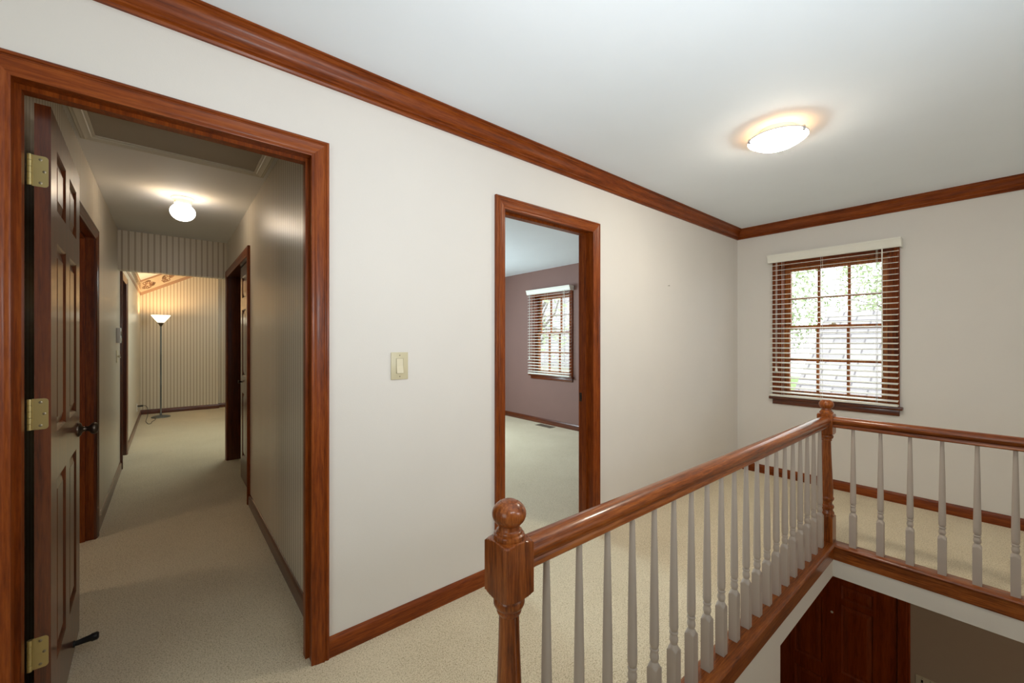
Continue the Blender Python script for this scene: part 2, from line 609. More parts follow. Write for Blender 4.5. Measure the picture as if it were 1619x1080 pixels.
# far striped room
fw_ = MB().box((HL, FAR, 0), (0.756, FAR + 0.2, 3.6))
fw_.box((0.756, FAR + 0.10, 0), (1.27, FAR + 0.2, 3.6))
struct(fw_.build('wall_far', M['stripe_x']), 'striped wall at the far end behind the floor lamp', 'wall')
lr = MB().box((1.25, HEND, 0), (1.35, FAR + 0.2, 3.6))
struct(lr.build('wall_lamp_room', M['stripe_y']), 'unseen right wall of the striped far room', 'wall')
struct(MB().box((HR + 0.12, HEND - 0.03, 0), (1.25, HEND + 0.08, 3.6)).build('wall_lamp_room_near', M['stripe_x']), 'striped wall of the far room beside the hallway end', 'wall')
SL = 0.545
sc_ = MB()
zA = 2.386
sc_.add([(HL, HEND + 0.05, zA), (1.3, HEND + 0.05, zA + SL * (1.3 - HL)), (1.3, FAR + 0.2, zA + SL * (1.3 - HL)), (HL, FAR + 0.2, zA),
         (HL, HEND + 0.05, zA + 0.1), (1.3, HEND + 0.05, zA + 0.1 + SL * (1.3 - HL)), (1.3, FAR + 0.2, zA + 0.1 + SL * (1.3 - HL)), (HL, FAR + 0.2, zA + 0.1)],
        [(3, 2, 1, 0), (4, 5, 6, 7), (0, 1, 5, 4), (1, 2, 6, 5), (2, 3, 7, 6), (3, 0, 4, 7)])
struct(sc_.build('ceiling_sloped', M['ceiling']), 'sloping ceiling of the striped far room', 'ceiling')
# closet and side room
cl = MB().box((HR + 0.12, WB, 0), (1.27, D4[0] - 0.5, 2.6)).box((1.25, WB, 0), (1.37, HEND, 2.6))
struct(cl.build('wall_closet', [M['pink']]), 'wall between the hallway closet and the mauve bedroom', 'wall')
struct(MB().box((HR + 0.12, D4[0] - 0.5, 2.39), (1.27, HEND, 2.5)).build('ceiling_closet', M['white']), 'closet ceiling behind the hallway double door', 'ceiling')
sr = MB().box((-1.85, 2.2, 0), (-1.75, 5.2, 2.5)).box((-1.85, 2.1, 0), (HL - 0.12, 2.2, 2.5)).box((-1.85, 5.1, 0), (HL - 0.12, 5.2, 2.5))
struct(sr.build('wall_side_room', M['white']), 'pale walls of the side room left of the hallway', 'wall')
struct(MB().box((-1.85, 2.1, 2.42), (HL - 0.12, 5.2, 2.5)).build('ceiling_side_room', M['white']), 'ceiling of the side room left of the hallway', 'ceiling')
# the side room behind the far left hall door
# pink room
wp = WIN_P
mb = slab('x', PX, PX + 0.14, (WB, PY + 0.1), (0, 2.6), [(wp[0] - wp[1], wp[0] + wp[1], wp[2], wp[3])], lambda s, c: 0)
struct(mb.build('wall_pink_right', M['pink']), 'mauve bedroom wall with the small blind-covered window', 'wall')
struct(MB().box((1.37, PY, 0), (PX, PY + 0.1, 2.6)).build('wall_pink_far', M['pink']), 'mauve bedroom end wall beyond the doorway', 'wall')
struct(MB().box((1.37, WB, CEIL), (PX, PY, CEIL + 0.1)).build('ceiling_pink', M['ceiling']), 'white ceiling of the mauve bedroom', 'ceiling')

# ------------------------------------------------------------------ mouldings
CROWN = [(0.0, 0.0), (0.0, -0.095), (0.012, -0.095), (0.016, -0.088), (0.014, -0.080), (0.020, -0.077), (0.020, -0.070), (0.030, -0.062), (0.037, -0.048), (0.041, -0.034), (0.052, -0.020), (0.060, -0.016), (0.060, -0.008), (0.068, -0.006), (0.068, 0.0)]
mb = MB()
mb.sweep(CROWN, [lambda p: (XL, W - p[0], CEIL + p[1]), lambda p: (RX - p[0], W - p[0], CEIL + p[1])])
struct(mb.build('trim_1', M['trim_x'], angle=40), 'brown crown moulding along the top of the long cream wall', 'crown moulding')
mb = MB()
mb.sweep(CROWN, [lambda p: (RX - p[0], W - p[0], CEIL + p[1]), lambda p: (RX - p[0], YB, CEIL + p[1])])
struct(mb.build('trim_2', M['trim_y'], angle=40), 'brown crown moulding along the top of the window wall', 'crown moulding')

BASE = [(0, 0), (0.014, 0), (0.014, 0.062), (0.011, 0.070), (0.007, 0.076), (0.005, 0.080), (0, 0.082)]


def baseboard(name, mk, a, b, nrm, label, parts=None):
    """straight baseboards from a to b (xy), thickness along nrm"""
    mb = MB()
    for (a, b, nrm) in [(a, b, nrm)] + (parts or []):
        mb.sweep(BASE, [lambda p, q=q, nn=nrm: (q[0] + nn[0] * p[0], q[1] + nn[1] * p[0], p[1]) for q in (a, b)])
    return struct(mb.build(name, M[mk], angle=40), label, 'baseboard')


CW = 0.066  # casing width
baseboard('baseboard_left', 'trim_x', (D1[1] + CW, W), (D2[0] - CW, W), (0, -1), 'brown baseboard under the light switch between the two doorways')
baseboard('baseboard_left_end', 'trim_x', (D2[1] + CW, W), (RX, W), (0, -1), 'brown baseboard from the bedroom doorway to the corner')
baseboard('baseboard_right', 'trim_y', (RX, W), (RX, YB), (-1, 0), 'brown baseboard under the landing window')
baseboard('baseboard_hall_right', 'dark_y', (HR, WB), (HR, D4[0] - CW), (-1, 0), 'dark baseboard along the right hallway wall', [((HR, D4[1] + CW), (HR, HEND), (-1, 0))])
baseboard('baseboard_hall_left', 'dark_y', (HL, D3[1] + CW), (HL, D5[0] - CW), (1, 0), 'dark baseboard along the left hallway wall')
baseboard('baseboard_lamp_room', 'dark_y', (HL, D5[1] + CW), (HL, FAR), (1, 0), 'brown baseboard beneath the outlet in the far room')
baseboard('baseboard_far', 'dark_x', (HL, FAR), (0.77, FAR), (0, -1), 'brown baseboard behind the floor lamp', [((0.756, FAR + 0.1), (1.25, FAR + 0.1), (0, -1))])
baseboard('baseboard_pink', 'dark_y', (PX, WB), (PX, PY), (-1, 0), 'dark baseboard along the mauve bedroom wall')

CASE = [(0, 0), (0, 0.010), (0.004, 0.012), (0.010, 0.012), (0.014, 0.015), (0.022, 0.016), (0.034, 0.0175), (0.046, 0.021), (0.050, 0.0165), (0.053, 0.0165), (0.056, 0.020), (0.062, 0.020), (0.066, 0.016), (0.066, 0)]


def casing(parent, plane, axis, sgn, a, b, top, bottom=0.0, tone='trim', w=CASE):
    """mitred door casing on the wall face `plane`; sgn = direction it stands proud of the wall"""
    def P(u, d, z):
        return (u, plane + sgn * d, z) if axis == 'y' else (plane + sgn * d, u, z)
    hx = 'x' if axis == 'y' else 'y'
    MB().sweep(w, [lambda p: P(a - p[0], p[1], bottom), lambda p: P(a - p[0], p[1], top + p[0])]).build('casing', M[tone + '_z'], parent, 35)
    MB().sweep(w, [lambda p: P(b + p[0], p[1], bottom), lambda p: P(b + p[0], p[1], top + p[0])]).build('casing', M[tone + '_z'], parent, 35)
    MB().sweep(w, [lambda p: P(a - p[0], p[1], top + p[0]), lambda p: P(b + p[0], p[1], top + p[0])]).build('head_casing', M[tone + '_' + hx], parent, 35)


def jamb(parent, axis, p0, p1, a, b, top, bottom=0.0, tone='trim', stop=None):
    def B(mb, u0, u1, q0, q1, z0, z1):
        return mb.box((u0, q0, z0), (u1, q1, z1)) if axis == 'y' else mb.box((q0, u0, z0), (q1, u1, z1))
    r = 0.004
    mb = MB()
    B(mb, a - JT, a - r, p0, p1, bottom, top + JT)
    B(mb, b + r, b + JT, p0, p1, bottom, top + JT)
    B(mb, a - r, b + r, p0, p1, top + r, top + JT)
    mb.build('jamb', M[tone + '_z'], parent)
    if stop:
        s0, s1 = stop
        mb = MB()
        B(mb, a - r, a + 0.010, s0, s1, bottom, top + r)
        B(mb, b - 0.010, b + r, s0, s1, bottom, top + r)
        B(mb, a + 0.010, b - 0.010, s0, s1, top - 0.010, top + r)
        mb.build('door_stop_strip', M[tone + '_z'], parent)


def six_panel(parent, origin, du, dn, wd, ht, th, tone, name='door_leaf', rows=None, stile=0.115, mid=0.10, label=None):
    """six-panel leaf: u runs along du from origin, v up, n along dn (thickness). Raised panels are sub-parts."""
    o = Vector(origin)
    du, dn = Vector(du), Vector(dn)
    up = Vector((0, 0, 1))
    P = lambda u, v, n_: tuple(o + du * u + up * v + dn * n_)
    if rows is None:
        rows = [(0.22, 0.83), (0.99, 1.62), (1.73, 1.93)]
        rows = [(a_ * ht / 2.03, b_ * ht / 2.03) for a_, b_ in rows]
    cols = [(stile, (wd - mid) / 2), ((wd + mid) / 2, wd - stile)]
    us_ = [0, cols[0][0], cols[0][1], cols[1][0], cols[1][1], wd]
    vs_ = [0] + [x for r in rows for x in r] + [ht]
    mb = MB()
    D = 0.011
    for n0, sg in ((0.0, 1), (th, -1)):
        for i in range(5):
            for j in range(len(vs_) - 1):
                a_, b_, c_, d_ = us_[i], us_[i + 1], vs_[j], vs_[j + 1]
                if i in (1, 3) and j % 2 == 1:
                    k = 0.013
                    A = [P(a_, c_, n0), P(b_, c_, n0), P(b_, d_, n0), P(a_, d_, n0)]
                    m1 = k * 0.45
                    B2 = [P(a_ + m1, c_ + m1, n0 + sg * D * 0.35), P(b_ - m1, c_ + m1, n0 + sg * D * 0.35), P(b_ - m1, d_ - m1, n0 + sg * D * 0.35), P(a_ + m1, d_ - m1, n0 + sg * D * 0.35)]
                    B_ = [P(a_ + k, c_ + k, n0 + sg * D), P(b_ - k, c_ + k, n0 + sg * D), P(b_ - k, d_ - k, n0 + sg * D), P(a_ + k, d_ - k, n0 + sg * D)]
                    mb.rings([A, B2, B_], cap=False, smooth=False)
                else:
                    mb.add([P(a_, c_, n0), P(b_, c_, n0), P(b_, d_, n0), P(a_, d_, n0)], [(0, 1, 2, 3)])
    E_ = [(0, 0), (wd, 0), (wd, ht), (0, ht)]
    for i in range(4):
        p_, q_ = E_[i], E_[(i + 1) % 4]
        mb.add([P(p_[0], p_[1], 0), P(q_[0], q_[1], 0), P(q_[0], q_[1], th), P(p_[0], p_[1], th)], [(0, 1, 2, 3)])
    leaf = mb.build(name, M[tone + '_z'], parent)
    if label:
        leaf['label'] = label
    for (a_, b_) in cols:
        for (c_, d_) in rows:
            k, g = 0.013, 0.030
            pm = MB()
            for n0, sg in ((0.0, 1), (th, -1)):
                o1 = [P(a_ + k, c_ + k, n0 + sg * D), P(b_ - k, c_ + k, n0 + sg * D), P(b_ - k, d_ - k, n0 + sg * D), P(a_ + k, d_ - k, n0 + sg * D)]
                q = k + g
                o2 = [P(a_ + q, c_ + q, n0 + sg * 0.004), P(b_ - q, c_ + q, n0 + sg * 0.004), P(b_ - q, d_ - q, n0 + sg * 0.004), P(a_ + q, d_ - q, n0 + sg * 0.004)]
                q2 = q + 0.001
                o3 = [P(a_ + q2, c_ + q2, n0 + sg * 0.003), P(b_ - q2, c_ + q2, n0 + sg * 0.003), P(b_ - q2, d_ - q2, n0 + sg * 0.003), P(a_ + q2, d_ - q2, n0 + sg * 0.003)]
                pm.rings([o1, o2, o3], cap=False, smooth=False)
                pm.add(o3, [(0, 1, 2, 3)])
            pm.build('panel', M[tone + '_z'], leaf)
    return leaf


def door_knob(parent, c, dn, mk, name='door_knob'):
    """knob standing off a face at c along +x (dn=+1) or -x"""
    mb = MB()
    pr = [(0.0, 0), (0.032, 0), (0.032, 0.004), (0.026, 0.010), (0.014, 0.014), (0.0105, 0.020), (0.0105, 0.033), (0.016, 0.038), (0.022, 0.042), (0.0255, 0.048), (0.0255, 0.054), (0.021, 0.061), (0.012, 0.065), (0, 0.066)]
    mb.lathe(c, [(r, h * dn) for r, h in pr], 28, 'x')
    return mb.build(name, M[mk], parent, 50)


# ---- door 1: open six-panel door into the hallway
d1 = thing('door_1', ((D1[0] + D1[1]) / 2, W, 0), 'wide brown-cased hallway doorway on the left with its six-panel door swung open', 'door', None, 'structure')
casing(d1, W, 'y', -1, D1[0], D1[1], D1[2])
jamb(d1, 'y', W - 0.002, WB, D1[0], D1[1], D1[2], stop=(W + 0.045, W + 0.078))
LX0, LX1, LY0, LW = -0.317, -0.282, 1.925, 0.745
DU = Vector((-0.0305, 0.99953, 0))
DN = Vector((-0.99953, -0.0305, 0))
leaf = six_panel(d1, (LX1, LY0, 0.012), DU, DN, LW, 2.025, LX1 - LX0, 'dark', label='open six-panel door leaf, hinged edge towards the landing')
kp = Vector((LX1, LY0, 0.915)) + DU * (LW - 0.066)
door_knob(d1, kp, 1, 'pewter')
mb = MB()
e0 = Vector((LX1, LY0, 0.87)) + DU * (LW + 0.0005) + DN * 0.006
e1 = e0 + DN * 0.023
mb.add([e0, e1, e1 + Vector((0, 0, 0.09)), e0 + Vector((0, 0, 0.09))], [(0, 1, 2, 3)])
mb.build('latch_plate', M['pewter'], d1)
for hz in (1.828, 1.075, 0.335):
    hm = MB()
    y_ = LY0 - 0.0015
    # leaf plate with rounded corners on the door's edge
    pts = []
    x0_, x1_, z0_, z1_ = LX0 - 0.006, LX1 - 0.005, hz - 0.048, hz + 0.048
    rr = 0.009
    for (cx_, cz_, t0) in ((x1_ - rr, z1_ - rr, 0), (x0_ + 0.001, z1_ - 0.001, 90), (x0_ + 0.001, z0_ + 0.001, 180), (x1_ - rr, z0_ + rr, 270)):
        r2 = rr if cx_ > (x0_ + x1_) / 2 else 0.001
        for k in range(5):
            t = R_(t0 + k * 22.5)
            pts.append((cx_ + r2 * math.cos(t), cz_ + r2 * math.sin(t)))
    hm.rings([[(p[0], y_ + 0.002, p[1]) for p in pts], [(p[0], y_, p[1]) for p in pts]], smooth=False)
    # plate on the jamb
    hm.box((D1[0] + 0.002, WB - 0.035, hz - 0.048), (D1[0] - 0.004, WB, hz + 0.048))
    hg = hm.build('hinge', M['brass'], d1)
    kn = MB()
    for k in range(5):
        z_ = hz - 0.048 + k * 0.0192
        kn.lathe((LX0 - 0.009, LY0 - 0.004, z_ + 0.0004), [(0.0062, 0), (0.0062, 0.0184)], 14)
    kn.build('knuckle', M['brass'], hg, 50)
    for (sx_, sz_) in ((LX0 + 0.013, hz + 0.036), (LX0 + 0.021, hz), (LX0 + 0.013, hz - 0.036)):
        s_ = MB().lathe((sx_, y_, sz_), [(0.0042, 0.0004), (0.0042, -0.0006), (0.0026, -0.0012), (0, -0.0012)], 12, 'y')
        s_.build('screw', M['screw'], hg, 50)
q0 = Vector((LX1, LY0, 0.058)) + DU * 0.53
ds = MB().tube([q0, q0 + Vector((0.005, 0, 0))], 0.013, 16)
ds.tube([q0 + Vector(v) for v in ((0.003, 0, 0), (0.05, 0.002, 0.003), (0.054, 0.002, 0.003), (0.070, 0.003, 0.004), (0.075, 0.003, 0.004))], [0.0095, 0.0130, 0.0155, 0.0155, 0.011], 16)
ds.build('rubber_door_stop', M['rubber'], d1, 40)['label'] = 'black rubber-tipped door stop'

# ---- door 2: cased opening to the pink bedroom
d2 = thing('door_2', ((D2[0] + D2[1]) / 2, W, 0), 'narrower brown-cased doorway to the mauve bedroom behind the newel post', 'door', None, 'structure')
casing(d2, W, 'y', -1, D2[0], D2[1], D2[2])
jamb(d2, 'y', W - 0.002, WB + 0.002, D2[0], D2[1], D2[2], stop=(W + 0.045, W + 0.082))
sp_ = MB().rbox((D2[1] + 0.002, WB - 0.034, 0.885), (D2[1] + 0.0045, WB - 0.004, 0.945), 0.001)
sp = sp_.build('strike_plate', M['bronze'], d2)
sp['label'] = 'dark metal strike plate'
MB().box((D2[1] + 0.001, WB - 0.026, 0.902), (D2[1] + 0.0022, WB - 0.014, 0.928)).build('strike_hole', M['dark_gap'], sp)

# ---- door 3: hallway left opening
d3 = thing('door_3', (HL, (D3[0] + D3[1]) / 2, 0), 'brown-framed side doorway on the left hallway wall beyond the open door', 'door', None, 'structure')
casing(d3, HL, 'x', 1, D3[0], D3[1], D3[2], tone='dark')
jamb(d3, 'x', HL - 0.12, HL + 0.001, D3[0], D3[1], D3[2], tone='trim', stop=(HL - 0.075, HL - 0.04))
# ---- door 4: hallway right double closet door
d4 = thing('door_4', (HR, (D4[0] + D4[1]) / 2, 0), 'brown-framed double doorway on the right hallway wall, one panelled leaf closed', 'door', None, 'structure')
casing(d4, HR, 'x', -1, D4[0], D4[1], D4[2], tone='trim')
jamb(d4, 'x', HR - 0.001, HR + 0.12, D4[0], D4[1], D4[2], tone='dark')
LW4 = (D4[1] - D4[0]) / 2
six_panel(d4, (HR + 0.030, D4[0] + 0.002, 0.012), (0, 1, 0), (1, 0, 0), LW4 - 0.004, D4[2] - 0.016, 0.035, 'dark', stile=0.10, mid=0.09)
six_panel(d4, (HR + 0.125, D4[1] - 0.045, 0.012), (1, 0, 0), (0, 1, 0), 0.60, D4[2] - 0.016, 0.035, 'dark', stile=0.09, mid=0.08)
MB().lathe((HR + 0.03, D4[0] + LW4 - 0.05, 0.92), [(0.007, 0), (0.007, -0.010), (0.014, -0.016), (0.015, -0.022), (0.010, -0.027), (0, -0.028)], 18, 'x').build('door_knob', M['bronze'], d4, 50)
# ---- door 5: far hallway left
d5 = thing('door_5', (HL, (D5[0] + D5[1]) / 2, 0), 'narrow brown door on the left wall past the thermostat', 'door', None, 'structure')
casing(d5, HL, 'x', 1, D5[0], D5[1], D5[2], tone='dark')
jamb(d5, 'x', HL - 0.12, HL + 0.001, D5[0], D5[1], D5[2], tone='dark')
six_panel(d5, (HL - 0.075, D5[0] + 0.002, 0.012), (0, 1, 0), (-1, 0, 0), D5[1] - D5[0] - 0.004, D5[2] - 0.016, 0.035, 'dark', stile=0.09, mid=0.08)
# ---- door 6: front door in the foyer below
d6 = thing('door_6', (RX, (FD[0] + FD[1]) / 2, LOW), 'dark red-brown panelled front door in the foyer below the balustrade', 'door', None, 'structure')
casing(d6, RX, 'x', -1, FD[0], FD[1], FD[2], bottom=LOW, tone='front', w=[(p[0] * 1.15, p[1]) for p in CASE])
jamb(d6, 'x', RX - 0.001, RX + 0.13, FD[0], FD[1], FD[2], bottom=LOW, tone='front')
zb = LOW + 0.015
six_panel(d6, (RX + 0.008, FD[0] + 0.006, zb), (0, 1, 0), (1, 0, 0), FD[1] - FD[0] - 0.012, FD[2] - 0.005 - zb, 0.044, 'front',
          rows=[(-2.50 - zb, -1.72 - zb), (-1.60 - zb, -1.00 - zb), (-0.955 - zb, -0.83 - zb)], stile=0.145, mid=0.135)
MB().lathe((RX + 0.008, 1.006, -1.10), [(0.0, 0), (0.010, 0), (0.010, -0.004), (0.006, -0.006), (0, -0.006)], 18, 'x').build('peephole', M['lens'], d6, 50)['label'] = 'small bright peephole'

MB().box((RX + 0.056, FD[0] - 0.003, LOW), (RX + 0.066, FD[1] + 0.003, FD[2] + 0.003)).build('light_leak_block', M['dark_gap'], d6)  # added dark sheet behind the leaf, blocks sky light leaking through the gap

# ------------------------------------------------------------------ windows and blinds
def window(name, plane, yc, hw, z0, z1, label, blind_label, blind_group=None):
    """double-hung window, 3x2 panes per sash, in a wall whose room face is x=plane (room on the -x side)"""
    ya, yb = yc - hw, yc + hw
    wn = thing(name, (plane, yc, z0), label, 'window', None, 'structure')
    fr = MB()
    fr.box((plane - 0.001, ya - 0.004, z0), (plane + 0.14, ya + 0.016, z1))
    fr.box((plane - 0.001, yb - 0.016, z0), (plane + 0.14, yb + 0.004, z1))
    fr.box((plane - 0.001, ya, z1 - 0.016), (plane + 0.14, yb, z1 + 0.004))
    fr.build('window_frame', M['trim_z'], wn)
    # casing: two legs and a head
    cw = 0.058
    k = cw / 0.066
    cs = [(p[0] * k, p[1]) for p in CASE]
    def P(u, d, z):
        return (plane - d, u, z)
    A, B = ya, yb
    MB().sweep(cs, [lambda p: P(A - p[0], p[1], z0), lambda p: P(A - p[0], p[1], z1 + p[0])]).build('casing', M['trim_z'], wn, 35)
    MB().sweep(cs, [lambda p: P(B + p[0], p[1], z0), lambda p: P(B + p[0], p[1], z1 + p[0])]).build('casing', M['trim_z'], wn, 35)
    MB().sweep(cs, [lambda p: P(A - p[0], p[1], z1 + p[0]), lambda p: P(B + p[0], p[1], z1 + p[0])]).build('head_casing', M['trim_y'], wn, 35)
    st = MB().rbox((plane - 0.052, ya - cw - 0.022, z0 - 0.026), (plane + 0.03, yb + cw + 0.022, z0), 0.006)
    st.box((plane + 0.03, ya, z0 - 0.024), (plane + 0.14, yb, z0 + 0.004))
    st.build('window_sill', M['dark_y'], wn, 35)
    MB().rbox((plane - 0.016, ya - cw, z0 - 0.075), (plane, yb + cw, z0 - 0.026), 0.003).build('apron', M['dark_y'], wn, 35)
    zm = 1.433
    ia, ib = ya + 0.016, yb - 0.016
    for nm, sx, s0, s1, rb, rt in (('upper_sash', plane + 0.100, zm - 0.018, z1 - 0.016, 0.034, 0.045), ('lower_sash', plane + 0.064, z0 + 0.004, zm + 0.018, 0.055, 0.034)):
        sm_ = MB()
        t = 0.034
        stl = 0.046
        sm_.box((sx, ia, s0), (sx + t, ia + stl, s1)).box((sx, ib - stl, s0), (sx + t, ib, s1))
        sm_.box((sx, ia + stl, s0), (sx + t, ib - stl, s0 + rb)).box((sx, ia + stl, s1 - rt), (sx + t, ib - stl, s1))
        sash = sm_.build(nm, M['sash_z'], wn)
        ga, gb, gc, gd = ia + stl, ib - stl, s0 + rb, s1 - rt
        mu = MB()
        for q in (1, 2):
            y_ = ga + (gb - ga) * q / 3
            mu.box((sx + 0.004, y_ - 0.010, gc), (sx + t - 0.004, y_ + 0.010, gd))
        z_ = (gc + gd) / 2
        mu.box((sx + 0.005, ga, z_ - 0.009), (sx + t - 0.005, gb, z_ + 0.009))
        mu.build('muntins', M['sash_z'], sash)
        MB().box((sx + 0.0155, ga - 0.003, gc - 0.003), (sx + 0.0185, gb + 0.003, gd + 0.003)).build('pane', M['glass'], sash)
    lk = MB().rbox((plane + 0.070, yc - 0.028, zm + 0.018), (plane + 0.092, yc + 0.028, zm + 0.024), 0.002)
    lk.lathe((plane + 0.081, yc, zm + 0.024), [(0.009, 0), (0.009, 0.010), (0.005, 0.013)], 14)
    lk.rbox((plane + 0.074, yc - 0.022, zm + 0.026), (plane + 0.086, yc + 0.006, zm + 0.034), 0.002)
    lk.build('sash_lock', M['ivory_dark'], wn, 40)
    # ---- blind hung over the casing
    bx = plane - 0.058
    bl = thing('window_blind', (bx, yc, z0), blind_label, 'blind', blind_group)
    ha, hb = yc - 0.452, yc + 0.452
    va = MB()
    vp = [(0.0, 0.0), (-0.012, 0.002), (-0.016, 0.010), (-0.022, 0.020), (-0.022, 0.034), (-0.028, 0.044), (-0.030, 0.056), (-0.036, 0.062), (-0.036, 0.074), (-0.024, 0.074), (0.0, 0.074)]
    zv = 2.050
    va.sweep(vp, [lambda p: (bx - 0.012 + p[0], ha - 0.020, zv + p[1]), lambda p: (bx - 0.012 + p[0], hb + 0.020, zv + p[1])])
    va.box((bx - 0.012, ha - 0.020, zv), (plane - 0.001, ha - 0.012, zv + 0.072)).box((bx - 0.012, hb + 0.012, zv), (plane - 0.001, hb + 0.020, zv + 0.072))
    va.build('valance', M['blind'], bl, 40)
    MB().box((bx - 0.008, ha, zv + 0.012), (bx + 0.034, hb, zv + 0.060)).build('headrail', M['blind'], bl)
    n_ = 27
    sl = MB()
    ztop, zbot = 2.022, z0 + 0.048
    for k in range(n_):
        z_ = ztop + (zbot - ztop) * k / (n_ - 1)
        prof = [(-0.024, 0.0045), (-0.012, 0.0058), (0.0, 0.006), (0.012, 0.0058), (0.024, 0.0045), (0.024, 0.0018), (0.012, 0.003), (0.0, 0.0032), (-0.012, 0.003), (-0.024, 0.0018)]
        tl = 0.17
        ps = [(p[0] + bx, p[1] * 1.15 + p[0] * tl + z_ - 0.003) for p in prof]
        sl.rings([[(p[0], ha, p[1]) for p in ps], [(p[0], hb, p[1]) for p in ps]], smooth=False)
    sl.build('slats', M['blind'], bl, 40)
    MB().rbox((bx - 0.024, ha, z0 + 0.004), (bx + 0.024, hb, z0 + 0.022), 0.005).build('bottom_rail', M['blind'], bl, 40)
    ld = MB()
    for y_ in (ha + 0.13, yc + 0.05, hb - 0.10):
        for dx in (-0.026, 0.026):
            ld.tube([(bx + dx, y_, zv + 0.01), (bx + dx, y_, z0 + 0.02)], 0.0011, 6)
    ld.build('ladder_cords', M['cord'], bl)
    cd = MB()
    for q in (0.0, 0.008):
        cd.tube([(bx - 0.034, hb - 0.062 + q, zv + 0.01), (bx - 0.034, hb - 0.060 + q, 1.06)], 0.0013, 6)
    co = cd.build('pull_cord', M['cord'], bl)
    MB().lathe((bx - 0.034, hb - 0.056, 1.015), [(0.004, 0.048), (0.006, 0.044), (0.011, 0.010), (0.011, 0.002), (0.004, 0)], 14).build('tassel', M['blind'], co, 45)
    wd = MB().tube([(bx - 0.032, ha + 0.094, zv + 0.008), (bx - 0.034, ha + 0.092, 1.03)], 0.0042, 6)
    wd.lathe((bx - 0.034, ha + 0.092, 1.0), [(0.003, 0), (0.006, 0.006), (0.006, 0.026), (0.004, 0.034)], 10)
    wd.build('tilt_wand', M['blind'], bl, 40)
    return wn


window('window_1', RX, *WIN_R, 'brown double-hung twelve-pane window on the landing end wall', 'ivory wooden slat blind over the landing window, fully lowered and open')
window('window_2', PX, *WIN_P, 'brown double-hung window in the mauve bedroom seen through the doorway', 'white slat blind over the small window in the mauve bedroom')

# ------------------------------------------------------------------ balustrade
RY, RXC = 0.740, 3.205      # centre lines of the two runs
N1 = (0.607, RY)
N2 = (RXC, RY)
N3 = (RXC, -0.62)
RT = 0.832                  # handrail top
SH = 0.048                  # base rail top
rl = thing('balustrade', (N1[0], N1[1], 0), 'oak and white balustrade turning the corner around the stairwell', 'railing')
HW = 0.042
HALF = 0.04


def newel(c, drop):
    h = 0.0405
    bigr = 0.2
    pr = [(drop, bigr, h), (0.190, bigr, h), (0.200, 0.0575, h), (0.206, 0.0525, h)]
    pr += [(0.208, 0.040, h), (0.214, 0.0385, h), (0.222, 0.041, h), (0.230, 0.0385, h), (0.236, 0.034, h), (0.246, 0.033, h), (0.254, 0.038, h), (0.264, 0.0395, h), (0.272, 0.037, h), (0.277, 0.031, h), (0.290, 0.030, h), (0.300, 0.0345, h), (0.310, 0.0395, h), (0.318, 0.0395, h), (0.322, 0.036, h)]
    pr += [(0.330, 0.0345, h), (0.345, 0.0355, h), (0.38, 0.0345, h), (0.45, 0.0315, h), (0.53, 0.0280, h), (0.61, 0.0250, h), (0.672, 0.0235, h), (0.676, 0.0275, h), (0.681, 0.0290, h), (0.686, 0.0275, h), (0.690, 0.0320, h), (0.697, 0.0360, h), (0.705, 0.0365, h), (0.712, 0.034, h), (0.717, 0.029, h), (0.719, 0.0285, h)]
    # square block with softly turned ends
    pr += [(0.7185, 0.0395, h), (0.7190, 0.0430, h), (0.7205, 0.0485, h), (0.7225, 0.0535, h), (0.7250, 0.0573, h), (0.78, 0.0573, h), (0.8385, 0.0573, h), (0.8420, 0.0535, h), (0.8446, 0.0485, h), (0.8466, 0.0430, h), (0.8475, 0.0395, h)]
    pr += [(0.8480, 0.0365, h), (0.8525, 0.0372, h), (0.8575, 0.0355, h), (0.8600, 0.0312, h), (0.8620, 0.0314, h), (0.8655, 0.0300, h), (0.8680, 0.0262, h), (0.8695, 0.0255, h)]
    zc, rb = 0.9030, 0.0398
    for k in range(1, 13):
        t = -62 + k * 10.2
        z_ = zc + rb * 0.80 * math.sin(R_(t))
        pr.append((z_, rb * math.cos(R_(t)), h))
    zt = pr[-1][0]
    pr += [(zt - 0.0012, 0.0195, h), (zt + 0.0006, 0.0185, h), (zt + 0.0022, 0.012, h), (zt + 0.003, 0.0004, h)]
    return MB().turned((c[0], c[1], 0), pr, 48).build('newel_post', M['oak_z'], rl, 32)


newel(N1, 0.0)
newel(N2, -0.160)
newel(N3, 0.0)
HAND = [(-0.020, 0.0), (-0.024, 0.004), (-0.024, 0.014), (-0.020, 0.020), (-0.026, 0.026), (-0.032, 0.034), (-0.0335, 0.043), (-0.030, 0.053), (-0.022, 0.061), (-0.011, 0.0655), (0.0, 0.067)]
HAND = HAND + [(-x, z) for x, z in HAND[-2::-1]]
z0_ = RT - 0.067
MB().sweep(HAND, [lambda p: (N1[0] + HALF, RY + p[0], z0_ + p[1]), lambda p: (N2[0] - HALF, RY + p[0], z0_ + p[1])]).build('handrail', M['oak_x'], rl, 40)
MB().sweep(HAND, [lambda p: (RXC + p[0], N2[1] - HALF, z0_ + p[1]), lambda p: (RXC + p[0], N3[1] + HALF, z0_ + p[1])]).build('handrail', M['oak_y'], rl, 40)
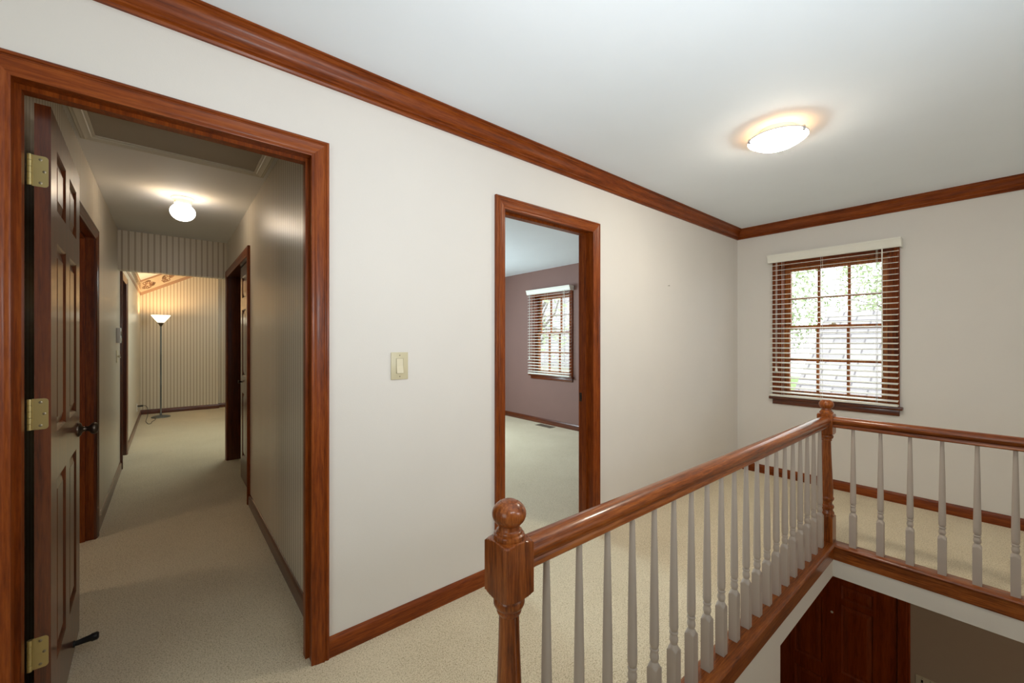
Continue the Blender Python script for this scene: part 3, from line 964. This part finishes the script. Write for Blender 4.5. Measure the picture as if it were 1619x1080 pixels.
# base rail with rounded nosing over a face board (profile: offset towards the well, height)
SHOE = [(-0.045, -0.002), (-0.045, SH - 0.010), (-0.040, SH - 0.004), (-0.030, SH), (0.046, SH), (0.053, SH - 0.004), (0.056, SH - 0.011), (0.053, SH - 0.018), (0.047, SH - 0.022), (0.047, -0.045), (0.036, -0.045), (0.036, -0.002)]
Y_ = RY
MB().sweep(SHOE, [lambda p: (N1[0] - 0.03, RY - p[0], p[1]), lambda p: (RXC - p[0], RY - p[0], p[1])]).build('base_rail', M['oak_x'], rl, 40)
MB().sweep(SHOE, [lambda p: (RXC - p[0], RY - p[0], p[1]), lambda p: (RXC - p[0], N3[1] - 0.02, p[1])]).build('base_rail', M['oak_y'], rl, 40)


def baluster_mesh():
    h = 0.0168
    H = z0_ - SH
    b = 0.3
    pr = [(0, b, h), (0.190, b, h), (0.1905, 0.0237, h), (0.194, 0.0205, h), (0.198, 0.0178, h), (0.203, 0.0150, h), (0.2085, 0.0126, h), (0.211, 0.0113, h), (0.214, 0.0120, h), (0.220, 0.0140, h), (0.227, 0.0147, h), (0.235, 0.0136, h), (0.242, 0.0116, h), (0.245, 0.0108, h), (0.2465, 0.0138, h), (0.250, 0.0147, h), (0.2535, 0.0138, h), (0.2545, 0.0112, h), (0.257, 0.0112, h), (0.261, 0.0136, h), (0.268, 0.0148, h), (0.30, 0.0148, h), (0.40, 0.0137, h), (0.50, 0.0121, h), (0.60, 0.0102, h), (0.68, 0.0086, h), (H + 0.004, 0.0081, h)]
    return MB().turned((0, 0, 0), pr, 32)


bproto = None


def place_baluster(x, y):
    global bproto
    if bproto is None:
        mb = baluster_mesh()
        mb.v = [(p[0] + x, p[1] + y, p[2] + SH) for p in mb.v]
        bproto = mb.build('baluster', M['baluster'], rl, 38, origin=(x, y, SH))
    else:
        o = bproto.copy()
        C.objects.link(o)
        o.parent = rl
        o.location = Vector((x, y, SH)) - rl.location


NB = 20
for k in range(NB):
    place_baluster(0.728 + (3.060 - 0.728) * k / (NB - 1), RY)
for k in range(9):
    y_ = 0.607 - 0.1255 * k
    place_baluster(RXC, y_)

# ------------------------------------------------------------------ staircase, out of view below
st = MB()
ns = 13
for k in range(ns):
    zt = -(k + 1) * (-LOW / (ns + 1))
    st.box((WELL[0] + k * 0.225, -0.55, zt - 0.19), (WELL[0] + (k + 1) * 0.225 + 0.02, 0.69, zt))
struct(st.build('floor_stairs', M['carpet']), 'carpeted stair flight descending beneath the balustrade', 'stairs')

# ------------------------------------------------------------------ fixtures
# light switch on the long wall
sx_, sz_ = 0.8185, 1.188
ls = thing('light_switch', (sx_, W, sz_ - 0.0625), 'almond rocker light switch on the cream wall between the doorways', 'light switch')
MB().rbox((sx_ - 0.0415, W - 0.006, sz_ - 0.0625), (sx_ + 0.0415, W, sz_ + 0.0625), 0.003).build('wall_plate', M['ivory_dark'], ls, 40)
MB().rbox((sx_ - 0.018, W - 0.0072, sz_ - 0.0345), (sx_ + 0.018, W - 0.003, sz_ + 0.0345), 0.001).build('rocker_frame', M['frame_gap'], ls, 40)
rk = MB()
rk.add([(sx_ - 0.0155, W - 0.0075, sz_ + 0.033), (sx_ + 0.0155, W - 0.0075, sz_ + 0.033), (sx_ + 0.0155, W - 0.0085, sz_), (sx_ - 0.0155, W - 0.0085, sz_), (sx_ + 0.0155, W - 0.0125, sz_ - 0.033), (sx_ - 0.0155, W - 0.0125, sz_ - 0.033),
        (sx_ - 0.0155, W - 0.004, sz_ + 0.033), (sx_ + 0.0155, W - 0.004, sz_ + 0.033), (sx_ + 0.0155, W - 0.004, sz_ - 0.033), (sx_ - 0.0155, W - 0.004, sz_ - 0.033)],
       [(0, 1, 2, 3), (3, 2, 4, 5), (0, 6, 7, 1), (5, 4, 8, 9), (1, 7, 8, 4, 2), (0, 3, 5, 9, 6), (6, 9, 8, 7)])
rk.build('rocker', M['ivory'], ls)
for q in (-1, 1):
    MB().lathe((sx_, W - 0.006, sz_ + q * 0.0485), [(0.0032, 0), (0.0032, -0.0008), (0, -0.0012)], 12, 'y').build('screw', M['screw'], ls, 40)
# nail left in the wall
tag(MB().lathe((3.161, W, 1.758), [(0.0012, 0.002), (0.0012, -0.012), (0.004, -0.0125), (0.004, -0.014), (0, -0.0145)], 10, 'y').build('wall_nail', M['bronze'], None, 40), 'tiny dark nail in the cream wall right of the bedroom doorway', 'nail')

# main ceiling light
lx, ly = 2.531, 0.801
cl_ = thing('ceiling_light', (lx, ly, CEIL), 'lit round frosted-glass bowl ceiling light over the landing', 'ceiling light')
MB().lathe((lx, ly, CEIL), [(0.0, 0), (0.088, 0), (0.090, -0.008), (0.086, -0.018), (0.0, -0.018)], 48).build('ceiling_pan', M['fixture_white'], cl_, 40)
bowl = []
for k in range(0, 13):
    t = k / 12
    r = 0.1385 * (1 - t)
    z_ = -0.048 - 0.052 * (1 - (1 - t) ** 2.2)
    bowl.append((r, z_))
bw = [(0.139, -0.044)] + bowl
inner = [(r * 0.975, z_ + 0.004) for r, z_ in bowl[::-1]]
MB().lathe((lx, ly, CEIL), bw, 56, cap=False).lathe((lx, ly, CEIL), inner + [(0.136, -0.043), (0.139, -0.044)], 56, cap=False, mi=1).build('glass_bowl', [M['bowl'], M['fixture_white']], cl_, 50)
MB().lathe((lx, ly, CEIL), [(0.139, -0.041), (0.142, -0.043), (0.142, -0.048), (0.139, -0.050), (0.137, -0.046), (0.139, -0.041)], 56, cap=False).build('rim', M['fixture_white'], cl_, 50)
for a_ in (120, 240, 0):
    t = R_(a_ + 12)
    c_ = (lx + 0.139 * math.cos(t), ly + 0.139 * math.sin(t))
    ck = MB().lathe((c_[0], c_[1], CEIL - 0.064), [(0.0, 0), (0.006, 0.001), (0.009, 0.006), (0.009, 0.020), (0.006, 0.026), (0.0, 0.028)], 16)
    ck.build('clip', M['chrome'], cl_, 50)
lamp('ceiling_light_bulb', 'POINT', (lx + 0.05, ly + 0.03, CEIL - 0.034), 0.75, (1.0, 0.52, 0.22), 0.012, parent=cl_)
lamp('ceiling_light_bulb', 'POINT', (lx - 0.05, ly - 0.03, CEIL - 0.034), 0.75, (1.0, 0.52, 0.22), 0.012, parent=cl_)

# hallway globe light
gx, gy = 0.087, 4.0
hl_ = thing('hall_ceiling_light', (gx, gy, HC), 'small lit white globe light on the hallway ceiling', 'ceiling light')
MB().lathe((gx, gy, HC), [(0, 0), (0.070, 0), (0.072, -0.004), (0.068, -0.010), (0.058, -0.016), (0.054, -0.022), (0.052, -0.048), (0.0, -0.050)], 40).build('ceiling_pan', M['fixture_white'], hl_, 40)
gp = []
for k in range(0, 17):
    t = R_(58 - k * 148 / 16)
    gp.append((0.078 * math.cos(t) if k < 16 else 0.0, -0.105 + (0.062 if t > 0 else 0.068) * math.sin(t)))
MB().lathe((gx, gy, HC), [(0.0, gp[0][1])] + gp, 40).build('globe', M['globe'], hl_, 60)
MB().lathe((gx - 0.045, gy - 0.028, HC - 0.038), [(0.003, 0), (0.004, 0.001), (0.004, 0.004), (0.0, 0.005)], 10).build('set_screw', M['brass'], hl_, 40)
for (q0, q1, e_) in ((-0.12, -0.10, 0.6), (0.12, -0.10, 0.6)):
    lamp('hall_bulb', 'POINT', (gx + q0, gy + q1, HC - 0.11), e_, (1.0, 0.68, 0.36), 0.05, parent=hl_)

# attic hatch
ah = thing('attic_hatch', (0.07, 2.72, HC), 'cream-trimmed attic hatch in the hallway ceiling', 'hatch')
HX0, HX1, HY0, HY1 = -0.352, 0.480, 2.18, 3.12
HP = [(0, -0.001), (0, -0.010), (0.006, -0.013), (0.012, -0.013), (0.016, -0.017), (0.030, -0.018), (0.042, -0.022), (0.048, -0.018), (0.056, -0.018), (0.060, -0.014), (0.060, -0.001)]
mk = lambda x, y, sx, sy: (lambda p: (x + sx * p[0], y + sy * p[0], HC + p[1]))
crn = [(HX0 + 0.06, HY0 + 0.06, -1, -1), (HX1 - 0.06, HY0 + 0.06, 1, -1), (HX1 - 0.06, HY1 - 0.06, 1, 1), (HX0 + 0.06, HY1 - 0.06, -1, 1)]
for k in range(4):
    MB().sweep(HP, [mk(*crn[k]), mk(*crn[(k + 1) % 4])]).build('trim_board', M['hatch'], ah, 35)
MB().box((HX0 + 0.058, HY0 + 0.058, HC - 0.005), (HX1 - 0.058, HY1 - 0.058, HC - 0.001)).build('hatch_panel', M['hatch_panel'], ah)

# wallpaper border below the sloping ceiling of the far room
M['border'] = paint('cream_border_paper', lin(226, 208, 182), 0.7, 0.01)
M['border_band'] = paint('mauve_border_band', lin(178, 146, 122), 0.7, 0.02)
M['border_scroll'] = paint('brown_scroll_print', lin(162, 120, 92), 0.7, 0.05)
bd = MB()
yb_ = FAR - 0.002
top = lambda x: zA + SL * (x - HL)
xs = (HL, 0.756)
def strip(mb, d0, d1, y, mi=0):
    mb.add([(xs[0], y, top(xs[0]) - d0), (xs[1], y, top(xs[1]) - d0), (xs[1], y, top(xs[1]) - d1), (xs[0], y, top(xs[0]) - d1),
            (xs[0], FAR, top(xs[0]) - d0), (xs[1], FAR, top(xs[1]) - d0), (xs[1], FAR, top(xs[1]) - d1), (xs[0], FAR, top(xs[0]) - d1)],
           [(3, 2, 1, 0), (0, 1, 5, 4), (2, 3, 7, 6), (0, 4, 7, 3), (1, 2, 6, 5)], mi)
strip(bd, 0.0, 0.27, yb_)
# same border running level along the left wall
bd.box((HL, HEND + 0.1, zA - 0.27), (HL + 0.002, FAR, zA))
border = struct(bd.build('trim_3', M['border']), 'scroll-patterned wallpaper border under the sloping ceiling of the far room', 'wallpaper border')
b2 = MB()
strip(b2, 0.215, 0.27, yb_ - 0.001)
strip(b2, 0.0, 0.03, yb_ - 0.001)
b2.box((HL, HEND + 0.1, zA - 0.27), (HL + 0.003, FAR, zA - 0.215)).box((HL, HEND + 0.1, zA - 0.03), (HL + 0.003, FAR, zA))
b2.build('border_band', M['border_band'], border)


def scroll(mb, place, n_curl=9, R0=0.15, rng=None):
    """a cluster of printed acanthus-like curls: flat ribbons that wind inwards"""
    def ribbon(pts, w0):
        L, Rr = [], []
        for i, p in enumerate(pts):
            a_ = pts[max(i - 1, 0)]
            c_ = pts[min(i + 1, len(pts) - 1)]
            dx, dz = c_[0] - a_[0], c_[1] - a_[1]
            l = math.hypot(dx, dz) or 1
            ww = w0 * (1 - 0.75 * i / (len(pts) - 1))
            L.append(place(p[0] - dz / l * ww, p[1] + dx / l * ww))
            Rr.append(place(p[0] + dz / l * ww, p[1] - dx / l * ww))
        k = len(pts)
        mb.add(L + Rr, [(i, i + 1, k + i + 1, k + i) for i in range(k - 1)])
    for q in range(n_curl):
        a0 = 2 * math.pi * q / n_curl + rng.uniform(-0.2, 0.2)
        s_ = rng.choice((-1, 1))
        ln = R0 * rng.uniform(0.7, 1.0)
        pts = []
        x_, z_, ang = 0.028 * math.cos(a0), 0.028 * math.sin(a0), a0
        for k in range(16):
            pts.append((x_, z_ * 0.6))
            stp = ln / 11
            x_ += stp * math.cos(ang)
            z_ += stp * math.sin(ang)
            ang += s_ * (0.02 + 0.055 * k)
        ribbon(pts, 0.0075)
        # leaf dots off the curl's end
        for k in range(3):
            px_, pz_ = pts[8 + 2 * k]
            rr = 0.008
            mb.add([place(px_ + rr * math.cos(t), pz_ + rr * 0.8 * math.sin(t)) for t in [i * math.pi / 4 for i in range(8)]], [tuple(range(8))])


rng = random.Random(4)
scr = MB()
ca, sa = math.cos(math.atan(SL)), math.sin(math.atan(SL))
s_pos = 0.112
while s_pos < 1.2:
    bx_, bz_ = HL + s_pos * ca, zA + s_pos * sa - 0.122
    scroll(scr, lambda u, v, a_=bx_, b_=bz_: (a_ + u * ca - v * sa * 0.3, yb_ - 0.0012, b_ + u * sa + v), 12, 0.135, rng)
    s_pos += 0.31
yy = FAR - 0.14
while yy > HEND + 0.3:
    scroll(scr, lambda u, v, a_=yy: (HL + 0.0032, a_ + u, zA - 0.122 + v), 12, 0.135, rng)
    yy -= 0.31
scr.build('printed_scroll', M['border_scroll'], border)

# floor lamp
fx, fy = -0.092, 9.33
lp = thing('floor_lamp', (fx, fy, 0), 'slim grey torchiere floor lamp, lit, in the far striped room', 'floor lamp')
MB().lathe((fx, fy, 0), [(0, 0), (0.128, 0), (0.130, 0.006), (0.126, 0.014), (0.10, 0.024), (0.05, 0.034), (0.02, 0.038), (0, 0.038)], 40).build('base', M['silver'], lp, 40)
MB().lathe((fx, fy, 0.034), [(0.0, 0), (0.015, 0), (0.015, 0.03), (0.0115, 0.036), (0.0115, 0.50), (0.0125, 0.502), (0.0125, 0.512), (0.0115, 0.514), (0.0115, 1.02), (0.0125, 1.022), (0.0125, 1.032), (0.0115, 1.034), (0.0115, 1.53), (0, 1.53)], 20).build('pole', M['silver'], lp, 40)
MB().lathe((fx, fy, 1.56), [(0.0, 0), (0.013, 0), (0.017, 0.008), (0.024, 0.026), (0.040, 0.056), (0.046, 0.064), (0, 0.066)], 28).build('shade_cup', M['steel_dark'], lp, 40)
MB().lathe((fx, fy, 1.622), [(0.040, 0), (0.066, 0.034), (0.100, 0.080), (0.132, 0.128), (0.129, 0.129), (0.097, 0.083), (0.063, 0.037), (0.038, 0.004), (0.040, 0)], 44, cap=False).build('shade', M['shade'], lp, 60)['label'] = 'glowing white cone shade'
sk = MB().tube([(fx - 0.012, fy - 0.01, 1.61), (fx - 0.05, fy - 0.03, 1.612)], 0.003, 8)
sk.build('switch_key', M['steel_dark'], lp)
lamp('floor_lamp_bulb', 'POINT', (fx, fy + 0.02, 1.72), 17, (1.0, 0.62, 0.28), 0.03, parent=lp)
# outlet on the left wall with the lamp's plug and cord
oy = 8.75
ol = thing('wall_outlet', (HL, oy, 0.20), 'white wall outlet low on the left wall near the floor lamp', 'outlet')
MB().rbox((HL, oy - 0.036, 0.205), (HL + 0.006, oy + 0.036, 0.32), 0.002).build('outlet_plate', M['white_plastic'], ol, 40)
for z_ in (0.24, 0.285):
    MB().rbox((HL + 0.004, oy - 0.016, z_ - 0.014), (HL + 0.0075, oy + 0.016, z_ + 0.014), 0.001).build('socket', M['grey_screen'], ol, 40)
pg = MB().rbox((HL + 0.0078, oy - 0.018, 0.272), (HL + 0.075, oy + 0.018, 0.298), 0.005).build('plug', M['black_wire'], lp, 40)
pts = [(HL + 0.07, oy, 0.285), (HL + 0.10, oy + 0.02, 0.28), (HL + 0.125, oy + 0.1, 0.22), (HL + 0.12, oy + 0.2, 0.10), (HL + 0.10, oy + 0.2, 0.012), (HL + 0.115, oy + 0.05, 0.005), (HL + 0.14, oy - 0.10, 0.005), (HL + 0.17, oy - 0.06, 0.005), (HL + 0.175, oy + 0.10, 0.005), (HL + 0.20, oy + 0.22, 0.005), (HL + 0.215, oy + 0.36, 0.005), (fx - 0.08, fy - 0.10, 0.008)]
cv = []
for i in range(len(pts) - 1):
    p0 = Vector(pts[max(i - 1, 0)])
    p1, p2 = Vector(pts[i]), Vector(pts[i + 1])
    p3 = Vector(pts[min(i + 2, len(pts) - 1)])
    for k in range(6):
        t = k / 6
        q_ = 0.5 * ((2 * p1) + (p2 - p0) * t + (2 * p0 - 5 * p1 + 4 * p2 - p3) * t * t + (3 * p1 - p0 - 3 * p2 + p3) * t ** 3)
        q_.z = max(q_.z, 0.004)
        cv.append(q_)
cv.append(Vector(pts[-1]))
MB().tube(cv, 0.0035, 8).build('power_cord', M['black_wire'], lp, 60)

# thermostat and double switch on the left hall wall
ty = 5.42
th_ = thing('thermostat', (HL, ty, 1.29), 'white thermostat on the left hallway wall above a toggle switch', 'thermostat')
MB().rbox((HL, ty - 0.05, 1.285), (HL + 0.030, ty + 0.05, 1.43), 0.005).build('case', M['white_plastic'], th_, 40)
MB().rbox((HL + 0.026, ty - 0.035, 1.355), (HL + 0.032, ty + 0.035, 1.395), 0.002).build('display', M['grey_screen'], th_, 40)
MB().rbox((HL + 0.026, ty - 0.03, 1.30), (HL + 0.033, ty + 0.03, 1.335), 0.002).build('button_cover', M['ivory'], th_, 40)
hs = thing('hall_switch', (HL, ty, 1.10), 'ivory double toggle switch below the thermostat', 'light switch')
MB().rbox((HL, ty - 0.058, 1.10), (HL + 0.006, ty + 0.058, 1.215), 0.002).build('wall_plate', M['ivory'], hs, 40)
for q, dz in ((-0.024, 0.012), (0.024, -0.012)):
    MB().tube([(HL + 0.004, ty + q, 1.158), (HL + 0.026, ty + q, 1.158 + dz)], [0.006, 0.004], 8).build('toggle', M['ivory'], hs, 40)

# four-gang switch plate on the foyer wall
py_, pz_ = 0.365, -1.372
fs = thing('foyer_switch', (RX, py_, pz_ - 0.06), 'wide multi-switch plate on the foyer wall beside the front door', 'light switch')
MB().rbox((RX - 0.006, py_ - 0.105, pz_ - 0.060), (RX, py_ + 0.105, pz_ + 0.060), 0.002).build('wall_plate', M['ivory'], fs, 40)
for k in range(4):
    y_ = py_ + 0.069 - 0.046 * k
    MB().box((RX - 0.0065, y_ - 0.006, pz_ - 0.013), (RX - 0.004, y_ + 0.006, pz_ + 0.034)).build('slot', M['dark_gap'], fs)
    MB().tube([(RX - 0.004, y_, pz_ + 0.006), (RX - 0.022, y_, pz_ + 0.018)], [0.005, 0.0035], 8).build('toggle', M['ivory'], fs, 40)
    MB().lathe((RX - 0.006, y_, pz_ + 0.048), [(0.003, 0), (0.003, -0.001), (0, -0.0013)], 10, 'x').build('screw', M['screw'], fs, 40)

# floor vent in the bedroom
vx, vy = 4.455, 4.56
fv = thing('floor_vent', (vx, vy, 0), 'tan metal floor register in the bedroom carpet under the window', 'vent')
vm = MB().box((vx - 0.065, vy - 0.16, 0), (vx + 0.065, vy - 0.142, 0.006)).box((vx - 0.065, vy + 0.142, 0), (vx + 0.065, vy + 0.16, 0.006))
vm.box((vx - 0.065, vy - 0.142, 0), (vx - 0.048, vy + 0.142, 0.006)).box((vx + 0.048, vy - 0.142, 0), (vx + 0.065, vy + 0.142, 0.006))
vm.build('vent_frame', M['vent'], fv)
vm = MB().box((vx - 0.004, vy - 0.142, 0.001), (vx + 0.004, vy + 0.142, 0.005))
for k in range(15):
    y_ = vy - 0.133 + k * 0.019
    vm.box((vx - 0.048, y_ - 0.004, 0.001), (vx + 0.048, y_ + 0.004, 0.004))
vm.build('louvres', M['vent'], fv)
MB().box((vx - 0.048, vy - 0.142, 0.0002), (vx + 0.048, vy + 0.142, 0.0008)).build('duct_opening', M['dark_gap'], fv)

# ------------------------------------------------------------------ outdoors
GZ = LOW - 0.3
gr = MB().box((RX + 0.2, -30, GZ - 0.1), (60, 50, GZ))
struct(gr.build('ground', M['lawn']), 'lawn outside the windows far below', 'ground')


def house(name, xa, xb, ya, yb, ze, zr, label):
    """gabled house, ridge along y"""
    hs_ = thing(name, ((xa + xb) / 2, (ya + yb) / 2, GZ), label, 'house')
    xm = (xa + xb) / 2
    wl = MB()
    a, b, c, d = xa + 0.35, xb - 0.35, ya + 0.3, yb - 0.3
    zt = ze + (zr - ze) * 0.35 / (xm - xa) - 0.1
    zp = zr - 0.12
    for y in (c, d):
        wl.add([(a, y, GZ), (b, y, GZ), (b, y, zt), (xm, y, zp), (a, y, zt)], [(0, 1, 2, 3, 4)])
    wl.add([(a, c, GZ), (a, d, GZ), (a, d, zt), (a, c, zt)], [(0, 1, 2, 3)])
    wl.add([(b, c, GZ), (b, d, GZ), (b, d, zt), (b, c, zt)], [(0, 1, 2, 3)])
    wl.build('wall', M['siding'], hs_)
    rf = MB()
    for e in (xa, xb):
        rf.add([(e, ya, ze), (e, yb, ze), (xm, yb, zr), (xm, ya, zr), (e, ya, ze - 0.12), (e, yb, ze - 0.12), (xm, yb, zr - 0.12), (xm, ya, zr - 0.12)],
               [(0, 1, 2, 3), (7, 6, 5, 4), (0, 4, 5, 1), (0, 3, 7, 4), (1, 5, 6, 2)])
    r = rf.build('roof', M['shingle'], hs_)
    MB().box((xm + 0.1, ya + 1.2, zr - 0.5), (xm + 0.45, ya + 1.6, zr + 0.25)).build('vent_stack', M['siding'], r)
    return hs_


house('neighbour_house', 8.0, 15.0, -9.0, 2.65, -0.55, 1.95, 'pale house with grey shingle roof outside the landing window')
house('neighbour_house', 9.5, 16.5, 6.2, 18.0, 0.6, 3.2, 'pale shingled house outside the bedroom window')


def tree(x, y, zc, rx, rz, n_leaf, leaf, label, name='tree', trunk=True):
    t = thing(name, (x, y, GZ), label, 'tree' if trunk else 'bush')
    rn = random.Random(int(x * 100 + y * 10))
    tb = MB()
    tb.tube([(x, y, GZ), (x + 0.1, y, (GZ + zc) / 2), (x, y + 0.1, zc)], [0.16, 0.12, 0.07], 10)
    for k in range(26):
        a = rn.uniform(0, 6.28)
        e = rn.uniform(-0.5, 1.1)
        l = rn.uniform(0.6, 1.0)
        p0 = Vector((x, y, zc - rz * rn.uniform(0.0, 0.7)))
        p1 = p0 + Vector((rx * l * math.cos(a) * math.cos(e), rx * l * math.sin(a) * math.cos(e), rz * l * math.sin(e) + 0.3))
        mid_ = (p0 + p1) / 2 + Vector((rn.uniform(-.2, .2), rn.uniform(-.2, .2), rn.uniform(0, .25)))
        tb.tube([p0, mid_, p1], [0.045, 0.025, 0.008], 6)
    tb.build('trunk' if trunk else 'stems', M['bark'], t)
    lf = MB()
    for k in range(n_leaf):
        while True:
            d = Vector((rn.uniform(-1, 1), rn.uniform(-1, 1), rn.uniform(-1, 1)))
            if 0.25 < d.length < 1:
                break
        c = Vector((x + d.x * rx, y + d.y * rx, zc + d.z * rz))
        a = Vector((rn.uniform(-1, 1), rn.uniform(-1, 1), rn.uniform(-1, 1))).normalized()
        b_ = a.orthogonal().normalized()
        s_ = rn.uniform(0.05, 0.12)
        lf.add([c - a * s_, c + b_ * s_ * 0.5, c + a * s_, c - b_ * s_ * 0.5], [(0, 1, 2, 3)])
    lf.build('foliage', M[leaf], t)
    return t


tree(18.5, 7.4, 3.0, 3.2, 2.8, 7000, 'leaf', 'pale green leafy tree behind the shingled roof, left side')
tree(18.5, 0.9, 3.4, 3.2, 2.8, 7000, 'leaf', 'pale green leafy tree behind the shingled roof, right side')
tree(9.4, 3.6, 0.3, 0.7, 0.8, 700, 'leaf_red', 'reddish shrub at the left edge of the landing window view', 'shrub', False)
tree(8.0, 8.6, 2.2, 1.5, 1.7, 500, 'leaf', 'sparse tree right outside the bedroom window')
